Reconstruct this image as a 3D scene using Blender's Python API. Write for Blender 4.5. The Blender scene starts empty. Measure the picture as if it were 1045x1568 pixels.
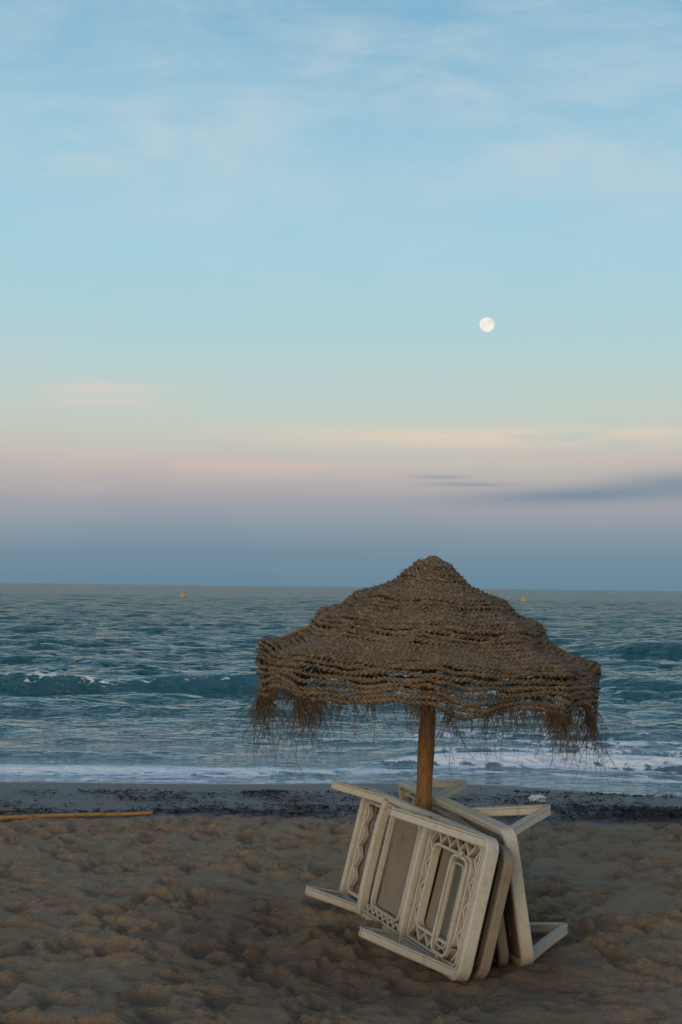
import bpy, bmesh, math, random
import numpy as np
from mathutils import Vector, Matrix
random.seed(7); rng=np.random.default_rng(7)
scene=bpy.context.scene
col=scene.collection
R=math.radians

# ------------------------------------------------------------------ helpers
TAB=rng.random((256,256))
def vnoise(x,y):
    xi=np.floor(x).astype(int); yi=np.floor(y).astype(int)
    fx=x-xi; fy=y-yi
    fx=fx*fx*fx*(fx*(fx*6-15)+10); fy=fy*fy*fy*(fy*(fy*6-15)+10)
    a=TAB[xi&255,yi&255]; b=TAB[(xi+1)&255,yi&255]; c=TAB[xi&255,(yi+1)&255]; d=TAB[(xi+1)&255,(yi+1)&255]
    return (a*(1-fx)+b*fx)*(1-fy)+(c*(1-fx)+d*fx)*fy-0.5
def fbm(x,y,o=4,g=0.5):
    s=0;a=1;t=0
    for i in range(o):
        s=s+a*vnoise(x*2**i+17.3*i,y*2**i+9.1*i); t+=a; a*=g
    return s/t*2
def sst(a,b,x):
    t=np.clip((x-a)/(b-a),0,1); return t*t*(3-2*t)
def grid_mesh(name,X,Y,Z,mat,attrs={}):
    r,c=X.shape
    me=bpy.data.meshes.new(name); n=r*c
    me.vertices.add(n)
    me.vertices.foreach_set('co',np.stack([X,Y,Z],-1).astype(np.float32).ravel())
    I=np.arange(n).reshape(r,c)
    q=np.stack([I[:-1,:-1],I[:-1,1:],I[1:,1:],I[1:,:-1]],-1).reshape(-1,4)
    me.loops.add(q.size); me.loops.foreach_set('vertex_index',q.ravel().astype(np.int32))
    me.polygons.add(len(q)); me.polygons.foreach_set('loop_start',(np.arange(len(q))*4).astype(np.int32))
    me.update(calc_edges=True)
    me.polygons.foreach_set('use_smooth',np.ones(len(q),dtype=bool))
    for k,v in attrs.items():
        at=me.attributes.new(k,'FLOAT','POINT'); at.data.foreach_set('value',v.astype(np.float32).ravel())
    me.materials.append(mat)
    ob=bpy.data.objects.new(name,me); col.objects.link(ob); return ob

class MB:
    def __init__(s): s.v=[]; s.f=[]
    def add(s,v,f):
        o=len(s.v); s.v.extend([tuple(p) for p in v]); s.f.extend([tuple(i+o for i in q) for q in f])
    def tube(s,P,r,k=6,closed=False,caps=True):
        P=np.asarray(P,float); n=len(P); r=np.broadcast_to(np.asarray(r,float),(n,))
        if closed: T=np.roll(P,-1,0)-np.roll(P,1,0)
        else: T=np.gradient(P,axis=0)
        T/=np.linalg.norm(T,axis=1)[:,None]+1e-12
        ref=np.array([0,0,1.]) if abs(T[:,2]).mean()<0.8 else np.array([1.,0,0])
        A=np.cross(T,ref); A/=np.linalg.norm(A,axis=1)[:,None]+1e-9; B=np.cross(T,A)
        an=np.arange(k)*2*math.pi/k
        V=P[:,None,:]+r[:,None,None]*(A[:,None,:]*np.cos(an)[None,:,None]+B[:,None,:]*np.sin(an)[None,:,None])
        f=[]; m=n if closed else n-1
        for i in range(m):
            j=(i+1)%n
            for a in range(k):
                b=(a+1)%k; f.append((i*k+a,i*k+b,j*k+b,j*k+a))
        if not closed and caps:
            f.append(tuple(range(k))[::-1]); f.append(tuple((n-1)*k+a for a in range(k)))
        s.add(V.reshape(-1,3),f)
    def obj(s,name,mat,parent=None,smooth=True,fix=False):
        me=bpy.data.meshes.new(name); me.from_pydata(s.v,[],s.f); me.update()
        if fix:
            bm=bmesh.new(); bm.from_mesh(me); bmesh.ops.recalc_face_normals(bm,faces=bm.faces); bm.to_mesh(me); bm.free()
        if smooth: me.polygons.foreach_set('use_smooth',np.ones(len(me.polygons),dtype=bool))
        me.materials.append(mat)
        ob=bpy.data.objects.new(name,me); col.objects.link(ob)
        if parent: ob.parent=parent
        return ob
def empty(name,loc=(0,0,0)):
    e=bpy.data.objects.new(name,None); e.location=loc; e.empty_display_size=0.2; col.objects.link(e); return e

class NT:
    def __init__(s,tree): s.t=tree; tree.nodes.clear()
    def n(s,typ,ins={},**kw):
        x=s.t.nodes.new(typ)
        for k,v in kw.items(): setattr(x,k,v)
        for k,v in ins.items(): s.set(x.inputs[k],v)
        return x
    def set(s,inp,v):
        if isinstance(v,bpy.types.NodeSocket): s.t.links.new(v,inp)
        else:
            if inp.type=='RGBA' and len(v)==3: v=(*v,1)
            inp.default_value=v
    def m(s,op,a,b=0.0,c=None,clamp=False):
        x=s.t.nodes.new('ShaderNodeMath'); x.operation=op; x.use_clamp=clamp
        s.set(x.inputs[0],a); s.set(x.inputs[1],b)
        if c is not None: s.set(x.inputs[2],c)
        return x.outputs[0]
    def mr(s,v,a,b,c=0.0,d=1.0,smooth=True):
        x=s.t.nodes.new('ShaderNodeMapRange'); x.interpolation_type='SMOOTHSTEP' if smooth else 'LINEAR'
        for i,q in enumerate((v,a,b,c,d)): s.set(x.inputs[i],q)
        return x.outputs[0]
    def mix(s,f,a,b,mode='MIX'):
        x=s.t.nodes.new('ShaderNodeMix'); x.data_type='RGBA'; x.blend_type=mode
        s.set(x.inputs[0],f); s.set(x.inputs[6],a); s.set(x.inputs[7],b); return x.outputs[2]
    def noise(s,vec,scale,detail=4,rough=0.55,dist=0.0):
        x=s.n('ShaderNodeTexNoise',{'Scale':scale,'Detail':detail,'Roughness':rough,'Distortion':dist})
        if vec is not None: s.set(x.inputs['Vector'],vec)
        return x.outputs['Fac']
    def scale(s,vec,sc):
        x=s.n('ShaderNodeMapping',{'Vector':vec,'Scale':sc}); return x.outputs[0]
def material(name):
    m=bpy.data.materials.new(name); m.use_nodes=True; t=NT(m.node_tree)
    out=t.n('ShaderNodeOutputMaterial'); p=t.n('ShaderNodeBsdfPrincipled'); t.t.links.new(p.outputs[0],out.inputs[0])
    co=t.n('ShaderNodeTexCoord').outputs['Object']
    return m,t,p,co,out
def bump(t,p,h,strength,dist,prev=None):
    b=t.n('ShaderNodeBump',{'Height':h,'Strength':strength,'Distance':dist})
    if prev is not None: t.set(b.inputs['Normal'],prev)
    t.set(p.inputs['Normal'],b.outputs[0]); return b.outputs[0]

# ------------------------------------------------------------------ materials
def mat_sand():
    m,t,p,co,o=material('sand')
    damp_shade=t.n('ShaderNodeAttribute',attribute_name='damp_shade').outputs['Fac']
    wet=t.n('ShaderNodeAttribute',attribute_name='wet').outputs['Fac']
    film=t.n('ShaderNodeAttribute',attribute_name='film').outputs['Fac']
    n1=t.noise(co,1.3,5,.6); n2=t.noise(co,14,5,.7); n3=t.noise(co,130,3,.6)
    c=t.mix(n1,(0.315,0.218,0.126),(0.395,0.282,0.168))
    c=t.mix(t.mr(n2,.35,.7),t.mix(.3,c,(0.15,0.10,0.06)),c)
    c=t.mix(t.m('MULTIPLY',t.mr(n3,.5,.75),.5),c,(0.56,0.43,0.29))
    c=t.mix(t.m('MULTIPLY',t.mr(t.noise(co,170,2,.5),.58,.72),.6),c,(0.07,0.048,0.032))
    c=t.mix(t.m('MULTIPLY',damp_shade,.74),c,(0.100,0.067,0.040))  # damp sand tone, also carries the shade painted into the colour
    cw=t.mix(n2,(0.115,0.092,0.075),(0.165,0.134,0.112))
    w=t.mr(t.m('ADD',wet,t.m('MULTIPLY',t.m('SUBTRACT',t.noise(co,2.2,5,.65),.5),.9)),.35,.65)
    c=t.mix(w,c,cw)
    c=t.mix(t.m('MULTIPLY',film,.6),c,(0.05,0.045,0.04))
    t.set(p.inputs['Base Color'],c)
    r=t.mr(w,0,1,.95,.60,False); r=t.mr(film,0,1,r,.06,False)
    t.set(p.inputs['Roughness'],r)
    h=t.m('ADD',t.m('MULTIPLY',t.noise(co,17,6,.72),1.0),t.m('MULTIPLY',n3,.22))
    st=t.mr(t.m('MAXIMUM',film,t.m('MULTIPLY',w,.6)),0,1,1.0,.03,False)
    b=t.n('ShaderNodeBump',{'Height':h,'Strength':st,'Distance':.042}); t.set(p.inputs['Normal'],b.outputs[0])
    return m
def mat_sea():
    m,t,p,co,o=material('sea_water')
    foam=t.n('ShaderNodeAttribute',attribute_name='foam').outputs['Fac']
    sh=t.n('ShaderNodeAttribute',attribute_name='shallow').outputs['Fac']
    far=t.n('ShaderNodeAttribute',attribute_name='open_sea').outputs['Fac']
    patch=t.noise(t.scale(co,(.01,.03,1)),1,3,.6)
    c=t.mix(patch,(0.006,0.075,0.088),(0.013,0.108,0.122))
    c=t.mix(far,c,t.mix(patch,(0.007,0.100,0.120),(0.014,0.140,0.160)))
    c=t.mix(sh,c,(0.145,0.22,0.24))
    v=t.scale(co,(.45,1,1))
    a1=t.noise(v,.55,3,.6); a2=t.noise(v,2.3,3,.7,.3); a3=t.noise(co,8,2,.6,.4)
    h=t.m('ADD',t.m('MULTIPLY',a1,1.7),t.m('ADD',t.m('MULTIPLY',a2,.95),t.m('MULTIPLY',a3,.13)))
    b=t.n('ShaderNodeBump',{'Height':h,'Strength':t.mr(sh,0,1,1.0,.4,False),'Distance':t.mr(far,0,1,.40,2.6,False)})
    t.set(p.inputs['Normal'],b.outputs[0])
    p.inputs['IOR'].default_value=1.33
    nz=t.noise(co,3.2,7,.74,.5)
    warp=t.mix(.10,co,t.n('ShaderNodeTexNoise',{'Vector':co,'Scale':4.0}).outputs['Color'])
    vo=t.n('ShaderNodeTexVoronoi',{'Scale':5.0,'Vector':t.scale(warp,(.6,1,1))},feature='DISTANCE_TO_EDGE').outputs['Distance']
    M=t.m('SUBTRACT',t.m('ADD',foam,t.m('MULTIPLY',t.m('SUBTRACT',nz,.5),2.8)),t.m('MULTIPLY',vo,1.4))
    f=t.m('MULTIPLY',t.mr(M,.26,.50),t.mr(foam,.02,.12))
    t.set(p.inputs['Base Color'],t.mix(f,c,(0.78,0.80,0.81)))
    t.set(p.inputs['Roughness'],t.mr(f,0,1,t.mr(far,0,1,.07,.20,False),.8,False))
    return m
def mat_rope(name,a,b,c3):
    m,t,p,co,o=material(name)
    n1=t.noise(co,3.5,4,.6); n2=t.noise(co,45,3,.7); n3=t.noise(co,200,2,.6)
    c=t.mix(t.mr(n1,.3,.7),a,b); c=t.mix(t.mr(n2,.4,.75),c,c3); c=t.mix(t.mr(n3,.3,.6),t.mix(.6,c,(0.02,0.014,0.01)),c)
    t.set(p.inputs['Base Color'],c); t.set(p.inputs['Roughness'],.95); p.inputs['Specular IOR Level'].default_value=.15
    bump(t,p,n3,.8,.006); return m
def mat_plastic(name,c0,c1,dirt,amt):
    m,t,p,co,o=material(name)
    n1=t.noise(co,3,4,.6); n2=t.noise(co,30,6,.75)
    c=t.mix(n1,c0,c1)
    c=t.mix(t.m('MULTIPLY',t.mr(n2,.48,.76),amt),c,dirt)
    c=t.mix(t.m('MULTIPLY',t.mr(t.noise(t.scale(co,(9,9,1.6)),1.5,5,.65),.54,.78),.5),c,dirt)
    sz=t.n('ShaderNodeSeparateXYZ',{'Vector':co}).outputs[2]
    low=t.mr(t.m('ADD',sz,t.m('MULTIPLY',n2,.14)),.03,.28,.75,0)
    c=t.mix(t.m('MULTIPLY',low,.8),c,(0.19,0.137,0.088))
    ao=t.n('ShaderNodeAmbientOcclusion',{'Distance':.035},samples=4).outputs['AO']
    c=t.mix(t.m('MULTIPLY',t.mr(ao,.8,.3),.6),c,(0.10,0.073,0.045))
    t.set(p.inputs['Base Color'],c); t.set(p.inputs['Roughness'],.55); p.inputs['Specular IOR Level'].default_value=.3
    bump(t,p,n2,.35,.003); return m
def mat_fabric():
    m,t,p,co,o=material('lounger_fabric')
    n1=t.noise(co,3,5,.6); c=t.mix(n1,(0.19,0.152,0.110),(0.275,0.225,0.165))
    c=t.mix(t.mr(t.noise(co,6,6,.7),.5,.78),c,(0.13,0.10,0.065))
    t.set(p.inputs['Base Color'],c); t.set(p.inputs['Roughness'],.9)
    return m
def mat_wood(name,a,b,d,sc=(14,14,1.2)):
    m,t,p,co,o=material(name)
    n=t.noise(t.scale(co,sc),3,7,.65,.6); n2=t.noise(t.scale(co,sc),9,5,.7)
    c=t.mix(t.mr(n,.3,.7),a,b); c=t.mix(t.mr(n2,.5,.66),c,d)
    t.set(p.inputs['Base Color'],c); t.set(p.inputs['Roughness'],.7); bump(t,p,n2,.8,.008); return m
def mat_simple(name,a,b,rough=.8,sc=20):
    m,t,p,co,o=material(name)
    t.set(p.inputs['Base Color'],t.mix(t.noise(co,sc,4,.6),a,b)); t.set(p.inputs['Roughness'],rough); return m

SAND=mat_sand(); SEA=mat_sea()
ROPE=mat_rope('woven_esparto',(0.135,0.097,0.062),(0.21,0.156,0.103),(0.38,0.29,0.195))
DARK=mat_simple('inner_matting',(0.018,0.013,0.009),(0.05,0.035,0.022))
FRINGE=mat_rope('esparto_fringe',(0.145,0.092,0.053),(0.21,0.138,0.08),(0.32,0.225,0.14))
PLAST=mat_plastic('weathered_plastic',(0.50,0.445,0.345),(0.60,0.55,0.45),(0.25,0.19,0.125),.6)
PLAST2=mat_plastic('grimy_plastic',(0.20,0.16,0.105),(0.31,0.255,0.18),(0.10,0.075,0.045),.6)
FAB=mat_fabric()
WOOD=mat_wood('pole_wood',(0.19,0.088,0.026),(0.30,0.15,0.046),(0.055,0.024,0.010))
CANE=mat_wood('cane',(0.34,0.17,0.05),(0.46,0.25,0.08),(0.14,0.06,0.022),(2,20,20))
WEED=mat_simple('dry_seaweed',(0.010,0.008,0.006),(0.04,0.028,0.02))

# ------------------------------------------------------------------ beach
def shore(x): return 17.0-0.75*sst(1.2,4.5,x)+0.22*np.sin(x*.45+1)+.10*np.sin(x*1.3)
SEAZ=-0.45
def base_z(x,y):
    s=shore(x); t=np.clip((y-12.0)/(s-12.0),0,None)
    z=np.where(t<1, SEAZ*(0.25*t+0.75*t*t*(1.6-.6*t)) , SEAZ-(y-s)*0.10)
    return np.where(y<12,0,np.maximum(z,-8))
xs=np.concatenate([-np.geomspace(400,4.65,60),np.arange(-4.6,4.601,.017),np.geomspace(4.65,400,60)])
ys=np.concatenate([-np.geomspace(200,.5,25),np.linspace(0,4,50)[:-1],np.arange(4,12.6,.019),np.arange(12.6,20,.05),np.geomspace(20,300,30)])
X,Y=np.meshgrid(xs,ys)
Z=base_z(X,Y)
dry=1-sst(11.2,12.6,Y+.3*fbm(X*.7,Y*.7,2))
ridg=1-np.abs(fbm(X*3.1+20,Y*3.4,3))*2.2
ridg2=1-np.abs(fbm(X*7.5+3,Y*8.5+9,2))*2.2
Z+= dry*(0.030*fbm(X*.6,Y*.6,2)+0.026*fbm(X*2.1+5,Y*2.4,3)+0.016*fbm(X*5,Y*6,3)+.014*ridg+.008*ridg2)-.020*dry
Z+= 0.012*fbm(X*.9+50,Y*2.5,3)*(1-dry)*(1-sst(14,16,Y))
H=np.zeros_like(Z)
for k in range(1700):
    fx=rng.uniform(-4.3,4.3); fy=4.1+8.1*rng.random()
    L=rng.uniform(.045,.11) if k>760 else rng.uniform(.10,.165)
    W=L*rng.uniform(.38,.7); a=rng.uniform(0,math.pi); d=L*rng.uniform(.16,.30)
    i0,i1=np.searchsorted(xs,[fx-.45,fx+.45]); j0,j1=np.searchsorted(ys,[fy-.45,fy+.45])
    dx=X[j0:j1,i0:i1]-fx; dy=Y[j0:j1,i0:i1]-fy
    u=(dx*math.cos(a)+dy*math.sin(a))/L; v=(-dx*math.sin(a)+dy*math.cos(a))/W
    q=np.sqrt(u*u+v*v)*(1+.18*np.sin(3*np.arctan2(v,u)+k)+.25*vnoise(dx*22+k,dy*22)*2)
    H[j0:j1,i0:i1]+= -d*np.exp(-(q**3.6))+ .40*d*np.exp(-((q-1.28)/.26)**2)*(1+.6*np.sin(3*a+u*2))
H=np.clip(H,-.048,.028)
Z+=H*(.35+.65*dry)*np.where(Y>11.8,.5,1)
def G(cx,cy,sx,sy): return np.exp(-((X-cx)/sx)**2-((Y-cy)/sy)**2)
Z+= -0.06*G(-.35,8.2,.35,.45)+.05*G(-.05,7.75,.2,.25)-.04*G(.1,6.95,.35,.3)+.03*G(-.9,7.9,.3,.4)-.03*G(1.0,7.0,.25,.2)
Z+= .016*fbm(X*14,Y*14,2)*G(-.1,7.7,.9,1.2)
damp_shade=np.clip(.74*sst(7.3,5.1,Y+.35*fbm(X*.8,Y*.8,3))+.75*G(-.35,8.0,.6,.9)+.7*G(.25,7.1,.9,.6)+.8*G(.9,7.6,.5,1.2)+.22*fbm(X*1.3,Y*1.6,4)+ .45*sst(.0,-.03,H)+.1*sst(.2,-.3,ridg),0,1)  # dug damp sand plus painted shade around loungers and foreground; hollows darkened too
wet=sst(11.1,12.3,Y+.12*np.sin(X*1.2))
film=sst(.022,.0,(Z-SEAZ)+.012*fbm(X*1.1,Y*1.5,3))
film=np.maximum(film, .6*sst(.09,.0,(Z-SEAZ)+.03*fbm(X*.8,Y*1.2,3)))
sand=grid_mesh('sand_beach',X,Y,Z,SAND,{'damp_shade':damp_shade,'wet':wet,'film':film})
def ground(x,y):
    i=min(max(np.searchsorted(xs,x),0),len(xs)-1); j=min(max(np.searchsorted(ys,y),0),len(ys)-1)
    return float(Z[j,i])

# ------------------------------------------------------------------ sea
s=np.concatenate([-np.geomspace(5,.36,50),np.linspace(-.35,.35,680),np.geomspace(.36,5,50)])
yr=np.concatenate([np.geomspace(14.0,300,900),np.geomspace(310,25000,70)])
S,YY=np.meshgrid(s,yr); XX=S*YY
dsp=np.gradient(yr)[:,None]*np.ones_like(XX)
sh=shore(XX); off=YY-sh
amp=sst(1,14,off)*.82+.18*sst(1.2,4,off)
ZZ=np.zeros_like(XX)
for k in range(84):
    lam=0.4*(5.0/0.4)**(rng.random()); th=rng.normal(0,.42); kk=2*math.pi/lam
    a=.044*lam/(2*math.pi)*(1.1 if lam<2 else .85)
    ph=rng.uniform(0,6.28); fade=sst(2.2,4.5,lam/dsp)
    env=.7+.8*vnoise(XX/(lam*3)+k*3.1,YY/(lam*3)+k*7.7)*2
    arg=kk*(XX*math.sin(th)+YY*math.cos(th))+ph
    ZZ+=a*fade*env*(np.sin(arg)+.28*np.cos(2*arg))
for lam,th,a in ((7.5,.12,.055),(11,-.2,.06),(6.1,-.33,.04),(14,.05,.07)):
    kk=2*math.pi/lam; ZZ+=a*(.6+.8*vnoise(XX/20+lam,YY/20)*2)*np.sin(kk*(XX*math.sin(th)+YY*math.cos(th))+lam)*sst(36,60,YY)
ZZ*=amp
foam=np.zeros_like(XX)
def swell(y0,xa,xb,A,w,slope=0.0,crestfoam=0.0,soft=3.0,var=.35,damping=.35):
    global ZZ,foam
    yc=y0+slope*XX+.35*np.sin(XX*.23+y0)+.15*np.sin(XX*.9+y0)+.35*vnoise(XX*.5+y0,YY*0+1)
    m=sst(xa-soft,xa+soft,XX)*(1-sst(xb-soft,xb+soft,XX))*(1+var*2*vnoise(XX*.35+y0,YY*0+y0))
    d=YY-yc
    prof=np.where(d<0,np.exp(-(d/(w*.5))**2),np.exp(-(d/(w*1.8))**2))
    ZZ*=1-damping*m*np.exp(-((d+.3*w)/(w*1.2))**2)
    ZZ+=A*m*prof
    if crestfoam: foam+=crestfoam*m*np.exp(-((d+.10*w)/(w*.26))**2)*(.35+1.5*np.clip(vnoise(XX*.8+3,YY*.1)+.35,0,1))
swell(31.6,-60,-.2,.36,1.0,.012,.40,1.5,.15,.55)
swell(34,1.0,60,.22,1.0,-.02,.12)
swell(37.5,4,40,.2,1.1,.02,.0)
swell(51,9.5,60,.52,1.8,.0,.12,1.8,.3,.5)
swell(26.3,-30,-3,.12,.6,0,.0); swell(28.6,-8,-1,.08,.6)
swell(24.5,2.5,40,.13,.7,-.02,.2); swell(27.5,0,20,.10,.7)
swell(22.9,-30,-2.5,.08,.6,0,.15)
swell(42,-40,2,.13,1.2); swell(66,-60,6,.18,2.0); swell(88,-10,60,.2,2.6); swell(57,-12,8,.15,1.6)
swell(18.9,.8,20,.14,.32,-.0,1.0,.8); swell(20.2,1.2,20,.11,.35,-.02,.75,.8); swell(21.3,-.8,6,.07,.4,0,.45,1); swell(23,1.5,12,.07,.4,0,.3,1)
swell(18.25,-25,-.2,.07,.32,0,.8,1); swell(19.6,-25,-2,.06,.4,0,.25,1)
lump=np.clip(.45+1.3*fbm(XX*.6,YY*1.3+3,3),0,1.4)
fo=off-1.3*sst(.2,2.6,XX)
foam+= .90*np.exp(-((fo-.15)/.16)**2)*(.45+.7*lump)
foam+= .85*np.exp(-((fo-.8)/.45)**2)*lump
foam+= .42*np.exp(-((fo-2.0)/1.0)**2)*(.5+.5*sst(-2,3,XX))*lump
foam+= .34*np.exp(-((off-5.0)/2.0)**2)*(.15+.85*sst(-3,.5,XX)*sst(8,3,XX))*lump
foam+= .09*np.exp(-((off-7)/5)**2)*lump
foam*=sst(-.5,.0,fo)
shallow=np.clip(np.exp(-np.clip(off,0,None)/7)*.95+.1*fbm(XX*.3,YY*.6,2)*np.exp(-np.clip(off,0,None)/8),0,1)
ZZ=SEAZ+ZZ
sea=grid_mesh('sea_water',XX,YY,ZZ,SEA,{'foam':np.clip(foam,0,1.2),'shallow':shallow,'open_sea':sst(25,220,YY)**.7})

# ------------------------------------------------------------------ parasol
par=empty('straw_beach_parasol',(.472,8.25,0))
PB=np.array([.472,8.25,0]); PK=np.array([.536,8.25,2.06]); TH=.052
pr=np.array([0,.03,.09,.15,.22,.30,.38,.435,.46,.50,.57,.63,.665,.685,.73,.80,.90,.975,1.0,1.0,1.0,.99])*0.99
pz=np.array([0,-.004,-.02,-.075,-.135,-.172,-.192,-.205,-.235,-.278,-.300,-.318,-.345,-.40,-.450,-.478,-.500,-.512,-.535,-.58,-.65,-.745])*1.04
ar=np.concatenate([[0],np.cumsum(np.hypot(np.diff(pr),np.diff(pz)))]); LT=ar[-1]
def prof(sv):
    return np.interp(sv,ar,pr),np.interp(sv,ar,pz)
EAVE=float(np.interp(.535*1.04,-pz,ar))
def canopy(phi,sv,lift=0.0):
    r,z=prof(sv)
    w=np.clip(r/.99,0,1)**1.2
    m=np.mod(phi,math.pi/4)-math.pi/8
    octo=math.cos(math.pi/8)/np.cos(m)
    rr=r*(1+w*(octo-1)*1.0)*(1+.012*np.sin(3*phi+1)*w)
    sag=(np.cos(8*phi)-1)*.5
    z=z+sag*.034*w*np.clip((LT-sv)/.25,0,1)
    v=np.clip((sv-EAVE)/(LT-EAVE),0,1)
    z=z-v*.07*fbm(phi*2.2+4,sv*0+2,3)-v*.035*(1+np.cos(8*phi))*.5
    rr=rr+v*(.02*np.sin(13*phi)+.05*fbm(phi*3,sv*3,2)) + .016*fbm(phi*5+sv*2,sv*9,2)*w+lift
    z=z+.015*fbm(phi*7,sv*6+3,3)*w+lift*.5
    x=rr*np.cos(phi); y=rr*np.sin(phi)
    xx=x*math.cos(TH)+z*math.sin(TH); zz=-x*math.sin(TH)+z*math.cos(TH)
    return np.stack([xx+PK[0],y+PK[1],zz+PK[2]],-1)
mb=MB(); sv=.02; ring=0
while sv<LT:
    r,_=prof(sv); circ=2*math.pi*max(r,.02)
    n=max(14,int(circ/.015)); phi=np.arange(n)*2*math.pi/n
    pitch=.062; turns=max(2,round(circ/pitch)); sgn=1 if ring%2 else -1
    open_=np.clip((sv-EAVE*.80)/(LT-EAVE*.80),0,1)
    svj=sv+.012*fbm(phi*3+ring*.37,phi*0+ring*.21,3)*(1+1.9*open_)+.005*vnoise(phi*19+ring*3.3,phi*0+ring)*2
    C=canopy(phi,svj); Cu=canopy(phi,svj,.01)
    nrm=Cu-C; nrm/=np.linalg.norm(nrm,axis=1)[:,None]
    T=np.roll(C,-1,0)-np.roll(C,1,0); T/=np.linalg.norm(T,axis=1)[:,None]+1e-9
    Bv=np.cross(T,nrm)
    rad=.0092*(1+.45*vnoise(phi*12+ring,phi*0+ring*1.7)*2)*(1-.15*open_)
    for st in range(2):
        a=sgn*turns*phi+st*math.pi+ring+.8*vnoise(phi*9+ring,phi*0)
        P=C+(.0095*np.cos(a))[:,None]*nrm+(.0085*np.sin(a))[:,None]*Bv
        mb.tube(P,rad,6,closed=True)
    ring+=1; sv+=.0275+.005*rng.random()
for k in range(64):
    ph=k*2*math.pi/64+rng.normal(0,.02); s0=LT*(.55 if k%2 else .25)
    sv_t=np.linspace(s0,LT-.005,50); P=canopy(ph+.012*np.sin(sv_t*60),sv_t,.004); mb.tube(P,.0035,4)
canopy_ob=mb.obj('woven_canopy',ROPE,None)
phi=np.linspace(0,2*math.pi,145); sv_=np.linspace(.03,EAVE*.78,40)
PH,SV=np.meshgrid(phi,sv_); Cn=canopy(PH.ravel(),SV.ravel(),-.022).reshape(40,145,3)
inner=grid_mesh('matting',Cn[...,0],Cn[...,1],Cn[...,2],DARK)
mb=MB()
for k in range(5):
    a=np.linspace(0,2*math.pi,20,endpoint=False); rr=.052-.009*k
    mb.tube(np.stack([PK[0]+rr*np.cos(a),PK[1]+rr*np.sin(a),PK[2]-.008+.006*k+.004*np.sin(5*a+k)],-1),.009,6,True)
knot=mb.obj('top_knot',ROPE)
mb=MB()
def strand(p,L,r0,dirv,curl,n=7):
    P=[np.array(p)]; d=np.array(dirv,float)
    for i in range(n-1):
        d=d+rng.normal(0,curl,3)*np.array([1,1,.5]); d[2]-=.12; d/=np.linalg.norm(d)
        P.append(P[-1]+d*L/(n-1))
    mb.tube(P,np.linspace(r0,r0*.35,n),3,caps=False)
for cl in range(215):
    ph=rng.uniform(0,2*math.pi)
    corner=math.cos(8*ph)>.35
    L0=rng.uniform(.05,.20)*(1.6 if corner else 1.0)
    if rng.random()<.2: L0*=1.5
    if math.cos(ph)>.3: L0*=1.2
    dirc=np.array([rng.normal(0,.22),rng.normal(0,.22),-1])
    for k in range(int(rng.integers(2,9))*(3 if corner else 1)):
        p2=ph+rng.normal(0,.012)
        p=canopy(np.array([p2]),np.array([LT-rng.uniform(-.015,.05)]))[0]
        strand(p,L0*rng.uniform(.3,1.25),rng.uniform(.0012,.0025),dirc+rng.normal(0,.15,3),.28,9)
for k in range(560):
    p2=rng.uniform(0,2*math.pi); p=canopy(np.array([p2]),np.array([LT-rng.uniform(-.01,.06)]))[0]
    strand(p,rng.uniform(.03,.12),rng.uniform(.001,.0018),(rng.normal(0,.45),rng.normal(0,.45),-1),.35,6)
for k in range(120):
    p2=rng.uniform(0,2*math.pi); p=canopy(np.array([p2]),np.array([LT]))[0]
    strand(p,rng.uniform(.16,.34),.0014,(rng.normal(0,.15),rng.normal(0,.15),-1),.24,11)
fringe=mb.obj('fringe',FRINGE)
mb=MB()
for k in range(4200):
    s_=LT*math.sqrt(rng.random()); p2=rng.uniform(0,2*math.pi)
    p=canopy(np.array([p2]),np.array([s_]),.008)[0]
    d=np.array([math.cos(p2),math.sin(p2),.4])*rng.uniform(.1,.8)+rng.normal(0,.7,3); d/=np.linalg.norm(d)
    L=rng.uniform(.012,.036); q=p+d*L*.5; e=q+(d+rng.normal(0,.5,3))*L*.5
    mb.tube([p,q,e],[.0012,.0009,.0005],3,caps=False)
fib=mb.obj('stray_fibres',FRINGE)
mb=MB()
tt=np.linspace(0,1,40); P=np.stack([PB[0]+(PK[0]-PB[0])*tt,np.full(40,8.25),-.3+(2.0+.3)*tt],-1)
P[:,0]+=.003*np.sin(tt*11); mb.tube(P,.050-.006*tt+.0022*np.sin(tt*37),20)
pole=mb.obj('pole',WOOD)
mb=MB()
for k in range(8):
    ph=k*math.pi/4; e=canopy(np.array([ph]),np.array([EAVE]),-.03)[0]; mid=canopy(np.array([ph]),np.array([EAVE*.5]),-.05)[0]
    h=PK+np.array([-.005,0,-.13]); mb.tube([h,mid,e],[.014,.012,.010],8)
    hub=np.array([PB[0]+.05,8.25,1.45]); mb.tube([hub,mid*.45+e*.55],.009,8)
a=np.linspace(0,2*math.pi,20,endpoint=False); mb.tube(np.stack([PB[0]+.047+.055*np.cos(a),8.25+.055*np.sin(a),1.45+0*a],-1),.018,8,True)
ribs=mb.obj('ribs',WOOD)
for o in (canopy_ob,inner,knot,fringe,fib,pole,ribs):
    o.parent=par; o.matrix_parent_inverse=Matrix.Translation(-Vector(par.location))

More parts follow.
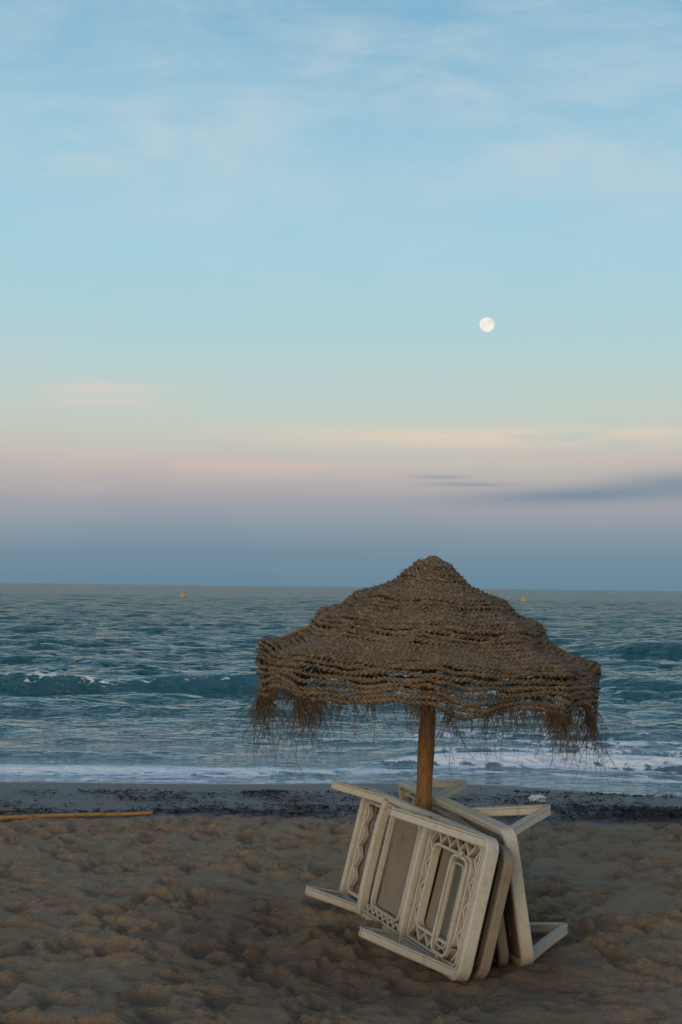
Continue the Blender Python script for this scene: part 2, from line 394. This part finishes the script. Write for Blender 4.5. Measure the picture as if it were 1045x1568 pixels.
# ------------------------------------------------------------------ loungers
def rrect(t0,t1,w0,w1,rad,o=0.0,o1=None,n=6):
    pts=[]
    for (cx,cy,a0) in ((t1-rad,w1-rad,0),(t0+rad,w1-rad,90),(t0+rad,w0+rad,180),(t1-rad,w0+rad,270)):
        for i in range(n+1):
            a=R(a0+90*i/n); pts.append((cx+rad*math.cos(a),cy+rad*math.sin(a),o))
    out=[]
    for i,p in enumerate(pts):
        q=pts[(i+1)%len(pts)]; d=math.dist(p,q); m=max(1,int(d/.12))
        for j in range(m): out.append(tuple(p[k]+(q[k]-p[k])*j/m for k in range(3)))
    if o1 is not None: out=[(p[0],p[1],o+(o1-o)*(p[0]-t0)/(t1-t0)) for p in out]
    return out
def smooth_path(P,n=6):
    P=[Vector(p) for p in P]; out=[]
    Q=[P[0]*2-P[1]]+P+[P[-1]*2-P[-2]]
    for i in range(1,len(Q)-2):
        for j in range(n):
            u=j/n; a,b,c,d=Q[i-1],Q[i],Q[i+1],Q[i+2]
            out.append(.5*((2*b)+(c-a)*u+(2*a-5*b+4*c-d)*u*u+(3*b-a-3*c+d)*u**3))
    out.append(P[-1]); return [tuple(p) for p in out]
def sweep(mb,path,a,b,nrm,closed=False,bev=.35):
    P=[Vector(p) for p in path]; n=len(P); nv=Vector(nrm); m=min(a,b)*bev
    sec=[(a-m,b),(a,b-m),(a,-b+m),(a-m,-b),(-a+m,-b),(-a,-b+m),(-a,b-m),(-a+m,b)]; V=[]
    for i in range(n):
        if closed: T=P[(i+1)%n]-P[i-1]
        else: T=P[min(i+1,n-1)]-P[max(i-1,0)]
        T.normalize(); S=T.cross(nv).normalized(); N2=S.cross(T).normalized()
        V+= [P[i]+S*x+N2*y for x,y in sec]
    f=[]
    for i in range(n if closed else n-1):
        j=(i+1)%n
        for k in range(8): f.append((i*8+k,i*8+(k+1)%8,j*8+(k+1)%8,j*8+k))
    if not closed: f.append(tuple(range(8))); f.append(tuple((n-1)*8+k for k in range(8)))
    mb.add(V,f)
def sheet(mb,t0,t1,w0,w1,o0,o1,sagv=.02,th=.006,n=12):
    V=[];f=[]
    for side in (0,1):
        for i in range(n+1):
            for j in range(n+1):
                u=i/n;v=j/n; o=o0+(o1-o0)*u-sagv*math.sin(math.pi*u)*math.sin(math.pi*v)+.004*math.sin(9*u+3*v)+side*th
                V.append((t0+(t1-t0)*u,w0+(w1-w0)*v,o))
    m=n+1; K=m*m
    for sidx in (0,1):
        for i in range(n):
            for j in range(n):
                q=[i*m+j,(i+1)*m+j,(i+1)*m+j+1,i*m+j+1]; f.append(tuple(x+sidx*K for x in (q if sidx else q[::-1])))
    for i in range(n):
        for (p,q) in (((i)*m,(i+1)*m),(i*m+n,(i+1)*m+n),(i,i+1),(n*m+i,n*m+i+1)): f.append((p,q,q+K,p+K))
    mb.add(V,f)
def zigzag(mb,t0,t1,w0,w1,o,step,along):
    L=(t1-t0) if along=='t' else (w1-w0); n=max(2,round(L/step))
    prev=None
    for i in range(n+1):
        u=i/n
        p=(t0+L*u,w0 if i%2 else w1,o) if along=='t' else (t0 if i%2 else t1,w0+L*u,o)
        if prev: sweep(mb,[prev,p],.0065,.016,(0,0,1))
        prev=p
def lounger(name,N,e1,lean,side,legs,z0):
    L=1.84;W=.70
    E1=Vector((e1[0],e1[1],0)).normalized()
    nin=Vector((E1.y,-E1.x,0)) if side=='left' else Vector((-E1.y,E1.x,0))
    E2=nin*math.sin(lean)+Vector((0,0,math.cos(lean))); E3=-nin*math.cos(lean)+Vector((0,0,math.sin(lean)))
    org=Vector((N[0],N[1],z0))
    fm=MB(); gm=MB(); cm=MB(); lm=MB(); bm_=MB()
    O=(0,0,1)
    sweep(fm,rrect(.0,L,.03,W-.0,.055),.019,.034,O,True)
    sweep(fm,rrect(.028,L-.03,.058,W-.028,.04,.012),.006,.022,O,True)
    for t in (.755,1.43):
        sweep(fm,smooth_path([(t-.01,.03,.028),(t,.18,.036),(t,.36,.038),(t,.54,.036),(t-.01,W-.01,.028)],4),.023,.030,O)
    sweep(fm,rrect(.13,.63,.15,.585,.05,.010),.008,.022,O,True)
    sweep(fm,rrect(.055,.715,.075,.66,.03,.010),.007,.022,O,True)
    zigzag(fm,.064,.122,.09,.65,.008,.062,'w'); zigzag(fm,.64,.706,.09,.65,.008,.062,'w')
    zigzag(fm,.14,.62,.083,.140,.008,.062,'t'); zigzag(fm,.14,.62,.594,.652,.008,.062,'t')
    for (a,b,c,d) in ((.05,.130,.07,.665),(.632,.72,.07,.665),(.131,.631,.07,.149),(.131,.631,.586,.665)):
        sheet(gm,a,b,c,d,-.022,-.022,0,.004,2)
    sweep(fm,rrect(.15,.35,.09,.575,.05,.036),.008,.012,O,True)
    sweep(fm,rrect(.182,.318,.125,.54,.035,.034),.004,.008,O,True)
    sweep(fm,[(.25,.57,.036),(.25,.605,.036)],.012,.012,O); sweep(fm,[(.25,.09,.036),(.25,.055,.036)],.012,.012,O)
    sheet(cm,.14,.62,.155,.58,-.026,-.026,.018)
    sheet(cm,.93,1.34,.11,.635,-.03,-.03,.03)
    sweep(fm,rrect(.91,1.36,.10,.64,.05,.0),.008,.016,O,True)
    zigzag(fm,.80,1.38,.066,.096,.012,.04,'t')
    sweep(fm,rrect(1.48,1.76,.10,.64,.05,.006),.009,.020,O,True)
    zigzag(fm,1.69,1.75,.12,.63,.008,.06,'w'); sheet(gm,1.69,1.755,.11,.63,-.02,-.02,0,.004,2)
    sweep(bm_,rrect(.025,.80,.035,.67,.09,-.115,-.06),.018,.026,O,True)
    sweep(bm_,rrect(.07,.76,.08,.625,.06,-.11,-.065),.006,.02,O,True)
    sheet(bm_,.08,.75,.09,.62,-.122,-.08,.01)
    for w in (.045,W-.015):
        for (t0,t1,tp,out) in legs:
            path=[(t1,w,.01),(tp+.035+(t1-tp-.035)*.5,w,out*.5),(tp+.03,w,out-.012),(tp,w,out),(tp-.035,w,out-.014),(t0+(tp-t0)*.5,w,out*.52),(t0,w,.01)]
            sp=smooth_path(path,4)
            sweep(lm,sp,.017,.022 ,(0,1,0))
            sweep(lm,[(p[0],p[1]+.024,p[2]) for p in sp],.021,.004,(0,1,0))
            sweep(lm,[(t0+.02,w,.012),(t1,w,.012)],.013,.022,(0,1,0))
    e=empty(name,tuple(org))
    M=Matrix(((E1.x,E2.x,E3.x,org.x),(E1.y,E2.y,E3.y,org.y),(E1.z,E2.z,E3.z,org.z),(0,0,0,1)))
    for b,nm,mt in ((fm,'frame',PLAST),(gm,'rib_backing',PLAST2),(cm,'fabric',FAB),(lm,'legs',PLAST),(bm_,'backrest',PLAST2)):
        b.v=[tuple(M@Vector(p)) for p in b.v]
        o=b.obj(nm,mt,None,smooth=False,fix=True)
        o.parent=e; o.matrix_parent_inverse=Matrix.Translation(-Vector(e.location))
    return e
lounger('sun_lounger',(.605,6.97),(-.31,.95),R(14),'left',[(.03,.76,.68,.28),(1.42,1.81,1.76,.25)],-.02)
lounger('sun_lounger.001',(.975,7.27),(-.25,.97),R(9),'right',[(.03,.70,.38,.36),(1.2,1.80,1.50,.28)],-.02)

# ------------------------------------------------------------------ seaweed wrack
mb=MB()
def flake(x,y,s,lift=0):
    z=ground(x,y)+.003+lift; a=rng.normal(0,.7); w=s*rng.uniform(.12,.4)
    n=4; ca,sa=math.cos(a),math.sin(a); V=[]; cur=rng.uniform(-1,1)
    for i in range(n):
        u=(i/(n-1)-.5)*s; h=rng.uniform(0,.3)*s; c=cur*u*u/s*1.2
        ww=w*(.3+.7*math.sin(math.pi*(i+.5)/n))
        for q in (-1,1):
            V.append((x+ca*u-sa*(c+q*ww*.5),y+sa*u+ca*(c+q*ww*.5),z+h+rng.uniform(0,.1)*s))
    mb.add(V,[(2*i,2*i+1,2*i+3,2*i+2) for i in range(n-1)])
clus=[(-.68,13.7,.13,.06,150),(-2.1,13.6,.22,.08,80),(-1.6,12.9,.3,.10,110),(-1.0,12.1,.35,.08,200),(-.1,12.3,.4,.09,190),(-2.2,11.95,.5,.07,170),(-.35,11.9,.25,.05,150),
 (-.3,13.1,.35,.10,110),(2.5,12.15,.35,.16,560),(3.0,12.1,.4,.15,480),(2.0,12.5,.35,.15,180),(2.9,14.3,.6,.06,170),(1.1,13.1,.5,.1,110),(-3.2,12.3,.5,.1,100),(.9,12.2,.5,.1,130),(3.8,12.1,.5,.15,340),(-1.3,13.5,.3,.05,60),(.2,13.7,.3,.06,70),(1.6,11.9,.3,.05,110),(1.9,13.5,.4,.08,90)]
for (cx,cy,sx,sy,n) in clus:
    for k in range(int(n*1.1)):
        x=cx+rng.normal(0,sx); y=cy+rng.normal(0,sy)
        flake(x,y,rng.uniform(.02,.10),rng.uniform(0,.05 if n>300 else .015))
for k in range(95):
    cx=rng.uniform(-4.5,4.5); cy=12.7+rng.normal(0,.75)
    for j in range(int(rng.integers(6,36))): flake(cx+rng.normal(0,.11),cy+rng.normal(0,.03),rng.uniform(.015,.06),rng.uniform(0,.012))
for k in range(600):
    x=rng.uniform(-5,5); y=12.7+rng.normal(0,.7)+.1*math.sin(x*2); flake(x,y,rng.uniform(.01,.045))
for k in range(320):
    flake(rng.uniform(-4,4),rng.uniform(4.5,11.5),rng.uniform(.006,.024))
mb.obj('seaweed',WEED,smooth=False)

def cane(name,p0,p1,r,mat):
    mb=MB(); n=90; t=np.linspace(0,1,n); P=np.array(p0)[None]*(1-t)[:,None]+np.array(p1)[None]*t[:,None]
    P[:,2]+=.008*np.sin(t*5); P[:,1]+=.03*np.sin(t*4)+.01*np.sin(t*13)
    rad=r*(1-.3*t)*(1+.3*(np.abs(np.mod(t*9,1)-.5)>.46)); mb.tube(P,rad,10); return mb.obj(name,mat)
cane('bamboo_cane',(-3.05,11.5,ground(-3.05,11.5)+.03),(-1.53,11.93,ground(-1.53,11.93)+.035),.020,CANE)
cane('driftwood_stick',(-3.3,11.85,ground(-3.3,11.85)+.012),(-2.1,12.0,ground(-2.1,12.0)+.015),.014,mat_simple('driftwood',(0.03,0.02,0.012),(0.08,0.05,0.028)))
bm=bmesh.new(); bmesh.ops.create_icosphere(bm,subdivisions=4,radius=1)
for v in bm.verts:
    c=v.co.copy(); nn=float(fbm(np.array([c.x*2.2+c.z*1.7]),np.array([c.y*2.2+c.z]),4,.65)[0]); v.co=c*(1+.65*nn); v.co.x*=.08; v.co.y*=.05; v.co.z*=.034
me=bpy.data.meshes.new('plastic_bag'); bm.to_mesh(me); bm.free(); me.materials.append(mat_simple('bag_plastic',(0.5,0.53,0.56),(0.62,0.64,0.66),.35))
o=bpy.data.objects.new('plastic_bag',me); col.objects.link(o); o.location=(1.84,13.2,ground(1.84,13.2)+.022)

BUOY=mat_simple('buoy_yellow',(0.62,0.36,0.03),(0.72,0.44,0.05),.5,2)
def buoy(x,y):
    bm=bmesh.new(); bmesh.ops.create_uvsphere(bm,u_segments=20,v_segments=12,radius=.40)
    for v in bm.verts:
        if v.co.z<0: v.co.z*=.6
    bmesh.ops.create_cone(bm,segments=16,radius1=.20,radius2=.08,depth=.45,cap_ends=True,matrix=Matrix.Translation((0,0,.52)))
    bmesh.ops.create_cone(bm,segments=16,radius1=.46,radius2=.46,depth=.10,cap_ends=True)
    me=bpy.data.meshes.new('buoy'); bm.to_mesh(me); bm.free(); me.materials.append(BUOY)
    o=bpy.data.objects.new('buoy',me); col.objects.link(o); o.location=(x,y,SEAZ+.2)
buoy(-27.6,250); buoy(32.2,250)

# ------------------------------------------------------------------ moon
m=bpy.data.materials.new('moon_surface'); m.use_nodes=True; t=NT(m.node_tree)
o_=t.n('ShaderNodeOutputMaterial'); em=t.n('ShaderNodeEmission'); t.t.links.new(em.outputs[0],o_.inputs[0])
co=t.n('ShaderNodeTexCoord').outputs['Object']
c=t.mix(t.mr(t.noise(co,.06,3,.5),.42,.66),(0.93,0.88,0.78),(0.76,0.74,0.68))
t.set(em.inputs[0],c); em.inputs[1].default_value=1.0
bm=bmesh.new(); bmesh.ops.create_uvsphere(bm,u_segments=48,v_segments=32,radius=15.6)
me=bpy.data.meshes.new('moon'); bm.to_mesh(me); bm.free(); me.materials.append(m)
for p in me.polygons: p.use_smooth=True
o=bpy.data.objects.new('moon',me); col.objects.link(o); d=Vector((.101,.9916,.1851)).normalized(); o.location=Vector((0,0,1.9))+d*3060

# ------------------------------------------------------------------ world
def lin(c): 
    return tuple(((v/255)/12.92 if v/255<=.04045 else ((v/255+.055)/1.055)**2.4) for v in c)
w=bpy.data.worlds.new('World'); scene.world=w; w.use_nodes=True; t=NT(w.node_tree)
out=t.n('ShaderNodeOutputWorld'); bg=t.n('ShaderNodeBackground'); t.t.links.new(bg.outputs[0],out.inputs[0])
dirv=t.n('ShaderNodeTexCoord').outputs['Generated']
sep=t.n('ShaderNodeSeparateXYZ',{'Vector':dirv}); dx,dy,dz=sep.outputs
ramp=t.n('ShaderNodeValToRGB',{'Fac':t.m('ADD',dz,t.m('MULTIPLY',t.m('SUBTRACT',t.noise(t.scale(dirv,(2,2,9)),1.5,3,.5),.5),.02))})
stops=[(0,(104,135,154)),(.022,(116,141,158)),(.042,(140,153,166)),(.062,(168,166,170)),(.085,(190,184,178)),(.112,(195,202,192)),(.145,(186,207,206)),(.175,(175,208,214)),(.23,(164,206,221)),(.30,(155,198,218)),(.39,(124,176,206)),(.55,(82,136,178)),(1.0,(54,94,142))]
cr=ramp.color_ramp
while len(cr.elements)>1: cr.elements.remove(cr.elements[-1])
cr.elements[0].position=0; cr.elements[0].color=(*lin(stops[0][1]),1)
for p_,c_ in stops[1:]:
    e=cr.elements.new(p_); e.color=(*lin(c_),1)
c=ramp.outputs[0]
az=t.m('DIVIDE',dx,t.m('MAXIMUM',dy,.05)); el=t.m('DIVIDE',dz,t.m('MAXIMUM',dy,.05))
front=t.mr(dy,.1,.5)
comb=t.n('ShaderNodeCombineXYZ',{0:az,1:el,2:0.0}).outputs[0]
nA=t.noise(t.scale(comb,(5,26,1)),1,6,.6,.6); nB=t.noise(t.scale(comb,(9,60,1)),1.0,5,.6,.3)
nC=t.noise(t.n('ShaderNodeMapping',{'Vector':comb,'Rotation':(0,0,.35),'Scale':(3.2,8.5,1)}).outputs[0],1.6,7,.62,.5)
nD=t.noise(t.n('ShaderNodeMapping',{'Vector':comb,'Rotation':(0,0,-.3),'Scale':(9,24,1)}).outputs[0],1.6,7,.6,.4)
def streak(cx,cz,sx,sz,nz,lo,hi,slope=0.0):
    a=t.m('DIVIDE',t.m('SUBTRACT',az,cx),sx); 
    b=t.m('DIVIDE',t.m('SUBTRACT',t.m('SUBTRACT',el,cz),t.m('MULTIPLY',t.m('SUBTRACT',az,cx),slope)),sz)
    g=t.m('EXPONENT',t.m('MULTIPLY',t.m('ADD',t.m('MULTIPLY',a,a),t.m('MULTIPLY',b,b)),-1.0))
    return t.m('MULTIPLY',t.m('MULTIPLY',g,t.mr(nz,lo,hi)),front)
hi=t.m('MULTIPLY',t.m('MULTIPLY',t.mr(t.m('ADD',t.m('MULTIPLY',nC,.75),t.m('MULTIPLY',nD,.25)),.37,.70),t.mr(el,.16,.30)),.62)
c=t.mix(t.m('MULTIPLY',hi,front),c,lin((188,209,219)))
peach=lin((228,206,188)); pink=lin((210,182,174)); slate=lin((126,144,160)); white=lin((200,211,216))
for (cx,cz,sx,sz,nz,lo,hi2,amt,cc,sl) in [
  (.03,.375,.09,.022,nD,.28,.7,.5,white,-.25),(.18,.31,.11,.024,nD,.28,.75,.4,white,-.2),(-.14,.32,.09,.022,nD,.28,.7,.45,white,.2),
  (.08,.106,.14,.0065,nB,.30,.60,.7,peach,-.005),(.17,.110,.10,.005,nB,.3,.6,.7,peach,.02),(-.17,.138,.045,.004,nB,.30,.55,.5,peach,0),(-.17,.128,.05,.004,nB,.30,.55,.35,peach,0),
  (-.09,.084,.09,.006,nA,.3,.6,.5,pink,0),(0.0,.092,.3,.014,nA,.35,.7,.3,peach,0),(.20,.094,.10,.004,nB,.3,.6,.4,pink,0),(-.2,.07,.1,.009,nA,.3,.7,.4,pink,0),
  (.17,.066,.085,.0062,nB,.10,.38,1.0,slate,.05),(.24,.074,.05,.010,nA,.2,.5,.85,slate,.05),(.07,.078,.02,.0015,nB,.2,.45,.5,slate,0),(.09,.073,.03,.0015,nB,.2,.45,.6,slate,0)]:
    f=t.m('MULTIPLY',streak(cx,cz,sx,sz,nz,lo,hi2,sl),amt); c=t.mix(f,c,cc)
back=t.mr(dy,.25,-.7)
glow=t.m('MULTIPLY',back,t.m('EXPONENT',t.m('MULTIPLY',t.m('MAXIMUM',dz,0.0),-2.6)))
c=t.mix(t.m('MULTIPLY',glow,.85),c,(.92,.66,.42))
sky=t.n('ShaderNodeTexSky',sky_type='NISHITA',sun_disc=False,sun_elevation=R(12),sun_rotation=R(205),air_density=1.0,dust_density=2.0)
c=t.mix(t.m('MULTIPLY',back,.03),c,sky.outputs[0],'ADD')
t.set(bg.inputs[0],c); bg.inputs[1].default_value=1.0

sl=bpy.data.lights.new('sun','SUN'); sl.energy=.58; sl.angle=R(28); sl.color=(1,.81,.61)
so=bpy.data.objects.new('sun',sl); col.objects.link(so)
sd=Vector((-.42*math.cos(R(12)),-.91*math.cos(R(12)),math.sin(R(16)))).normalized()
so.rotation_euler=sd.to_track_quat('Z','Y').to_euler(); so.location=(-20,-40,20)

cd=bpy.data.cameras.new('camera'); cam=bpy.data.objects.new('camera',cd); col.objects.link(cam)
cd.sensor_fit='VERTICAL'; cd.sensor_height=36; cd.sensor_width=24; cd.lens=50; cd.clip_start=.1; cd.clip_end=60000
cam.matrix_world=Matrix.Translation((0,0,1.9))@Matrix.Rotation(R(93.0),4,'X')@Matrix.Rotation(R(.71),4,'Z')
scene.camera=cam
scene.view_settings.view_transform='Standard'; scene.view_settings.look='None'; scene.view_settings.exposure=0
